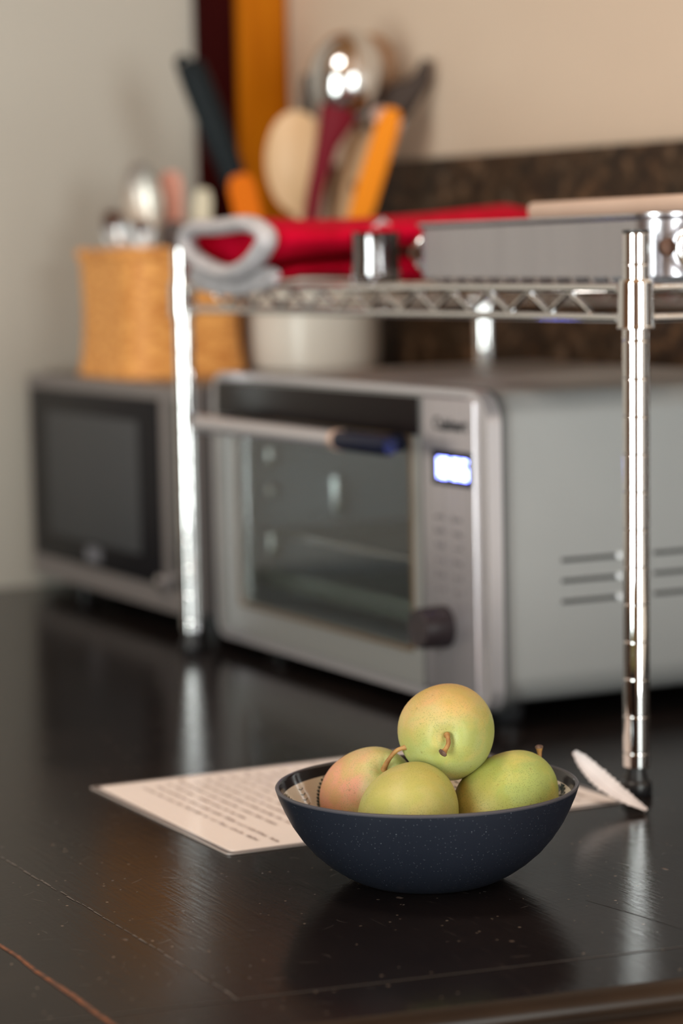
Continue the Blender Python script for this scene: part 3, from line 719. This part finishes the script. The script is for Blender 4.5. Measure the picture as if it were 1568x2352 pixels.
b = BM(); rnd = random.Random(3)
def stroke(b, x0, y0, x1, y1, w_):
    d = Vector((x1-x0, y1-y0)); n_ = Vector((-d.y, d.x)).normalized()*w_/2
    vs = [b.verts.new((x, y, .00105)) for x, y in ((x0-n_.x, y0-n_.y), (x1-n_.x, y1-n_.y), (x1+n_.x, y1+n_.y), (x0+n_.x, y0+n_.y))]; b.faces.new(vs)
row = 0; y = .128
while y > -.125:
    x = -.102+rnd.uniform(0, .008); end = rnd.choice([.06, .095, .098, .03, .09])
    while x < end:
        wl = rnd.uniform(.006, .020); xx = x
        while xx < x+wl:
            dx = rnd.uniform(.0012, .0022); up_ = rnd.uniform(.001, .0032); stroke(b, xx, y, xx+dx*.6, y+up_, .0005); stroke(b, xx+dx*.6, y+up_, xx+dx, y-rnd.uniform(0, .0008), .0005); xx += dx
        x += wl+rnd.uniform(.003, .006)
    y -= .0098
for k in range(5): stroke(b, -.108, .125-.052*k, -.104, .125-.052*k, .003)
ME('handwriting', b, mat('brown_grey_ink', (.34, .24, .21), .6), pp, smooth=False)

# ---------------------------------------------------------------- dried white leaf at the post foot
leaf_m = noisy('papery_white_leaf', (.74, .70, .71), (.84, .80, .81), 60, .7)
under_m = noisy('leaf_brown_underside', (.26, .14, .09), (.34, .19, .13), 50, .7)
lf0 = Vector((.1950, 1.655, .0012)); lf1 = Vector((.1512, 1.690, .0345))
lf = world_thing('dried_leaf', 'curled white papery dry leaf leaning by the near rack post', 'leaf', lf0)
b = BM(); rnd = random.Random(5); N = 30; d = lf1-lf0
top, bot = [], []
nrm = Vector((.35, -.75, .56)).normalized(); sd = d.cross(nrm).normalized()
for i in range(N+1):
    s = i/N; cpt = d*s+nrm*(-.006*math.sin(PI*s)); hw = (.0004+.0072*math.sin(PI*min(1, s*.92+.02))**.75)*(1-.25*(1-s))
    if s > .9: hw *= 1-(s-.9)*4
    rowt = []
    for j in range(5):
        u_ = (j-2)/2; jag = (1+.22*(i % 2)*rnd.uniform(.3, 1.2)) if abs(u_) == 1 else 1
        rowt.append(cpt+sd*hw*u_*jag+nrm*(.0035*u_*u_))
    top.append(rowt)
for off, mi in ((.0, 0), (-.0005, 1)):
    V = [[b.verts.new(p+nrm*off) for p in r] for r in top]
    for i in range(N):
        for j in range(4): f = b.faces.new((V[i][j], V[i+1][j], V[i+1][j+1], V[i][j+1])); f.material_index = mi
    (bot.append(V))
T_, B_ = bot
for i in range(N):
    for j in (0, 4): b.faces.new((T_[i][j], T_[i+1][j], B_[i+1][j], B_[i][j]))
for i in (0, N):
    for j in range(4): b.faces.new((T_[i][j], T_[i][j+1], B_[i][j+1], B_[i][j]))
ME('leaf_blade', b, [leaf_m, under_m], lf, angle=80)
b = BM(); tube(b, [p[2]+nrm*.0004 for p in top], .0005, 6); ME('midrib', b, leaf_m, lf)

# ---------------------------------------------------------------- bowl
BW = Vector((.0471, 1.4911, 0))
navy = mat('speckled_matte_navy', (.014, .020, .036), .42, spec=.4)
n = NT(navy); v = n.coord((1, 1, 1))
def specks(scale, th, g0, g1):
    vo = n.n('ShaderNodeTexVoronoi', Scale=scale, Randomness=1.0); n.l(v, vo.inputs['Vector'])
    a = n.ramp(vo.outputs['Distance'], [(th*.6, 1.0), (th, 0.0)]); g = n.math('GREATER_THAN', vo.outputs['Color'], g0)
    return n.math('MULTIPLY', a, g)
s1 = specks(620, .20, .5, 0); s2 = specks(350, .13, .80, 0)
n.base(n.mix(n.math('MAXIMUM', n.math('MULTIPLY', s1, .22), n.math('MULTIPLY', s2, .45)), n.ramp(n.noise(v, 9, 3), [(.3, (.0090, .0112, .0185)), (.7, (.0130, .0155, .0245))]), (.28, .30, .34)))
n.bump(n.noise(v, 900, 2), .05, .0004)
navy_in = mat('glossy_dark_glaze', (.016, .013, .015), .12)
cream_in = mat('cream_glaze_inside', (.66, .60, .50), .12, coat=.5)
fern_m = mat('fern_green_black_print', (.012, .028, .022), .15, coat=.5)
rim_m = mat('worn_slate_rim', (.055, .052, .062), .4)
b = BM(); seg = 128
outp = [(.0365, 0), (.0395, .0006), (.0450, .0028), (.0520, .0065), (.0600, .0120), (.0680, .0190), (.0748, .0270), (.0805, .0355), (.0848, .0440), (.0878, .0510), (.0896, .0562)]
outp = [(0, .0012), (.034, .0012)]+outp
rimp = [(.0898, .0570), (.0893, .0578), (.0884, .0580), (.0875, .0575)]
inp = [(.0870, .0562), (.0863, .0537), (.0853, .0512), (.0838, .0476), (.0780, .0362), (.0722, .0278), (.0655, .0208), (.0570, .0145), (.0480, .0098), (.0380, .0070), (.02, .0060), (0, .0058)]
full = outp+rimp+inp
rings = []
for r, z in full:
    rings.append([b.verts.new((0, 0, z))] if r == 0 else [b.verts.new((r*math.cos(2*PI*k/seg), r*math.sin(2*PI*k/seg), z)) for k in range(seg)])
for i in range(len(full)-1):
    A, B = rings[i], rings[i+1]; no = len(outp); nr = len(rimp)
    mi = 0 if i < no-1 else (3 if i < no+nr-1 else (1 if i < no+nr+2 else 2))
    for k in range(seg):
        k2 = (k+1) % seg
        if len(A) == 1: f = b.faces.new((A[0], B[k2], B[k]))
        elif len(B) == 1: f = b.faces.new((A[k], A[k2], B[0]))
        else: f = b.faces.new((A[k], A[k2], B[k2], B[k]))
        f.material_index = mi
# printed ferns follow the inner wall
def inner_pt(phi, s):
    """s: arc length in metres down from the edge of the dark band"""
    P = inp[2:]; acc = 0
    for (r0, z0), (r1, z1) in zip(P, P[1:]):
        l = math.hypot(r1-r0, z1-z0)
        if acc+l >= s:
            t = (s-acc)/l; r = r0+(r1-r0)*t; z = z0+(z1-z0)*t
            nx_, nz_ = -(z0-z1)/l, (r0-r1)/l
            r += nx_*.00025; z += nz_*.00025
            return Vector((r*math.cos(phi), r*math.sin(phi), z))
        acc += l
    return Vector((0, 0, .007))
def leaflet(cu, cs, du, ds, L_, w_):
    """ellipse in (arc along the rim, arc down) coordinates"""
    pts = []
    for k in range(10):
        a = 2*PI*k/10; p = L_/2*math.cos(a); q = w_/2*math.sin(a)
        u_ = cu+du*(p+L_/2)-ds*q; s = cs+ds*(p+L_/2)+du*q
        pts.append(inner_pt(u_/.078, max(.0004, s)))
    vs = [b.verts.new(p) for p in pts]; f = b.faces.new(vs); f.material_index = 4
for q in range(18):
    u0 = math.radians(4+20*q)*.078; lean = -.5 if q % 2 else .55
    s0 = .026
    for k in range(12):
        t = k/11; cs_ = s0-.024*t; cu = u0+lean*.024*t*t*1.1
        leaflet(cu, cs_, .25*lean, -1, .0034, .0013)
        if k > 1:
            ll = .0078*(1-.5*t)
            for sg in (1, -1): leaflet(cu, cs_, sg*.80, -.60, ll, .0021)
    for k in range(5):           # small sprig between the ferns
        leaflet(u0+.0136, .018-.0034*k, .9, -.4, .0032, .0007); leaflet(u0+.0136, .018-.0034*k, -.9, -.4, .0032, .0007)
bm_ = b
bowl = ME('fruit_bowl', b, [navy, navy_in, cream_in, rim_m, fern_m], None, BW, angle=40)
tag(bowl, 'speckled dark navy bowl with fern pattern inside, holding four pears', 'bowl')

# ---------------------------------------------------------------- pears
def pear_mat(name, green, yellow, blush, bdir, b0, b1, seed, brus=.8):
    m = mat(name, green, .52, sss=.12, spec=.32); n = NT(m)
    m.node_tree.nodes['Principled BSDF'].inputs['Subsurface Radius'].default_value = (.006, .004, .001)
    m.node_tree.nodes['Principled BSDF'].inputs['Subsurface Scale'].default_value = 1.0
    v = n.coord((1, 1, 1), loc=(seed*.31, seed*.17, seed*.07)); vb = n.coord((1, 1, 1))
    f = n.noise(v, 30, 5, .6, .4); col = n.ramp(f, [(.36, tuple(c*.93 for c in green)), (.47, green), (.62, yellow), (.75, tuple(c*1.05 for c in yellow))])
    # blush side of the fruit: follows the fruit's own axis
    dp = n.n('ShaderNodeVectorMath', _operation='DOT_PRODUCT'); n.l(vb, dp.inputs[0]); dp.inputs[1].default_value = Vector(bdir).normalized()
    g = n.math('ADD', n.math('MULTIPLY', dp.outputs['Value'], 1/.029), n.math('MULTIPLY', n.math('SUBTRACT', n.noise(v, 45, 4, .6, 1.0), .5), 1.1))
    bl = n.ramp(g, [(b0, 0.0), (b1, 1.0)])
    col = n.mix(n.math('MULTIPLY', bl, brus), col, blush)
    vo = n.n('ShaderNodeTexVoronoi', Scale=1050, Randomness=1.0); n.l(v, vo.inputs['Vector'])
    sp = n.math('MULTIPLY', n.ramp(vo.outputs['Distance'], [(.16, 1.0), (.38, 0.0)]), n.ramp(n.noise(v, 40, 3), [(.36, .3), (.60, .9)]))
    col = n.mix(sp, col, tuple(c*.60 for c in green))
    vo2 = n.n('ShaderNodeTexVoronoi', Scale=110, Randomness=1.0); n.l(v, vo2.inputs['Vector'])
    col = n.mix(n.math('MULTIPLY', n.ramp(vo2.outputs['Distance'], [(.06, 1.0), (.11, 0.0)]), .3), col, (.16, .09, .03))
    # uneven ripening in soft patches
    vp = n.ramp(n.noise(v, 62, 3, .5, .3), [(.42, 0.0), (.60, 1.0)])
    col = n.mix(n.math('MULTIPLY', vp, .55), col, n.mix(.5, col, (.36, .36, .03)))
    col = n.mix(1.0, col, (.86, .85, .86), 'MULTIPLY')
    n.base(col); n.bump(n.noise(v, 260, 3), .06, .0004)
    return m
stem_m = noisy('brown_green_stem', (.22, .085, .025), (.36, .19, .055), 220, .6, bump=.4)
tip_m = noisy('dark_stem_tip', (.06, .03, .02), (.16, .09, .06), 300, .8)
def pear(label, c, axis, R_, Lh, m, stem, stem_r=.0016, taper=.10, roll=0):
    """c: centre relative to the bowl, axis: towards the stem, stem: points in world axes relative to the stem socket"""
    ctr = BW+Vector(c)
    t = world_thing('pear', label, 'pear', ctr)
    q = Vector(axis).normalized().to_track_quat('Z', 'Y').to_matrix().to_4x4()
    b = BM(); prof = []; K = 34
    for k in range(K+1):
        a = PI*k/K; s = -math.cos(a); r = R_*math.sin(a)**.93*(1-taper*s-.05*s*s*(s > 0)); z = Lh*s
        if s > .0: z -= .0048*math.exp(-(r/.0062)**2)          # stem socket
        else: z += .0030*math.exp(-(r/.006)**2)                 # calyx basin
        prof.append((0 if k in (0, K) else r, z))
    lathe(b, prof, 56, mat=q)
    for v in b.verts:
        p = v.co; v.co = p*(1+.018*math.sin(p.x*120+roll)+.014*math.sin(p.y*95+1.3*roll)+.012*math.sin(p.z*110+roll*.7))
    ME('fruit', b, m, t, angle=180)
    if stem:
        s0 = q @ Vector((0, 0, Lh-.0052)); b = BM()
        pts = [s0]+[s0+Vector(p) for p in stem]
        # smooth the stem path
        P = [pts[0]]
        for i in range(len(pts)-1):
            p0 = pts[max(i-1, 0)]; p1 = pts[i]; p2 = pts[i+1]; p3 = pts[min(i+2, len(pts)-1)]
            for k in range(1, 6):
                u_ = k/5; P.append(.5*((2*p1)+(p2-p0)*u_+(2*p0-5*p1+4*p2-p3)*u_*u_+(3*p1-p0-3*p2+p3)*u_**3))
        nP = len(P); rs = [stem_r*(1.25-.45*min(1, i/nP*3)+(.9*max(0, (i/nP-.72)/.28))) for i in range(nP)]
        tube(b, P, rs, 12); st = ME('stem', b, stem_m, t, angle=80)
        b = BM(); e = (P[-1]-P[-3]).normalized()
        tube(b, [P[-1]-e*.0004, P[-1]+e*.0007, P[-1]+e*.0013], [rs[-1]*1.03, rs[-1]*1.0, rs[-1]*.6], 12); ME('stem_tip', b, tip_m, st)
    else:
        pass
    return t
G1, Y1, B1 = (.36, .46, .085), (.60, .52, .10), (.70, .24, .12)
pm_top = pear_mat('pear_skin_top', (.44, .48, .17), (.60, .49, .15), (.72, .36, .15), (-.35, .1, .95), .0, .95, 1, .8)
pm_left = pear_mat('pear_skin_left', (.46, .52, .21), (.58, .53, .23), (.74, .29, .20), (-.9, -.25, .1), .05, .75, 2, .85)
pm_front = pear_mat('pear_skin_front', (.44, .43, .14), (.52, .43, .14), (.62, .42, .14), (-.3, -.3, .9), .5, 1.6, 3, .35)
pm_right = pear_mat('pear_skin_right', (.38, .45, .13), (.54, .49, .14), (.68, .44, .15), (-.9, -.4, -.2), .35, 1.3, 4, .5)
pear('pear with a curved stem and pink blushed side, at the left of the bowl', (-.0335, .0205, .0465), (.27, -.71, .65), .0288, .034, pm_left,
     [(.0025, -.003, .006), (.007, -.006, .0125), (.0115, -.007, .0150), (.0165, -.007, .0158)])
pear('stemless yellow green pear at the front of the bowl', (-.0115, -.0315, .0455), (.30, .86, .42), .0288, .035, pm_front, None, taper=.06)
pear('green pear with an upright stem at the right of the bowl', (.0475, .0, .0445), (.62, .58, .50), .0292, .035, pm_right,
     [(.001, .001, .004), (.002, .001, .009), (.0018, .001, .0145)], taper=.08)
pear('topmost pear with orange shoulder and short stem facing the viewer', (.0122, .0045, .0868), (-.03, -.985, .13), .0286, .033, pm_top,
     [(.0002, -.0035, .0004), (.0006, -.0065, -.0035), (-.0012, -.0085, -.0068), (-.0028, -.0095, -.0085)], stem_r=.0017, taper=.04)
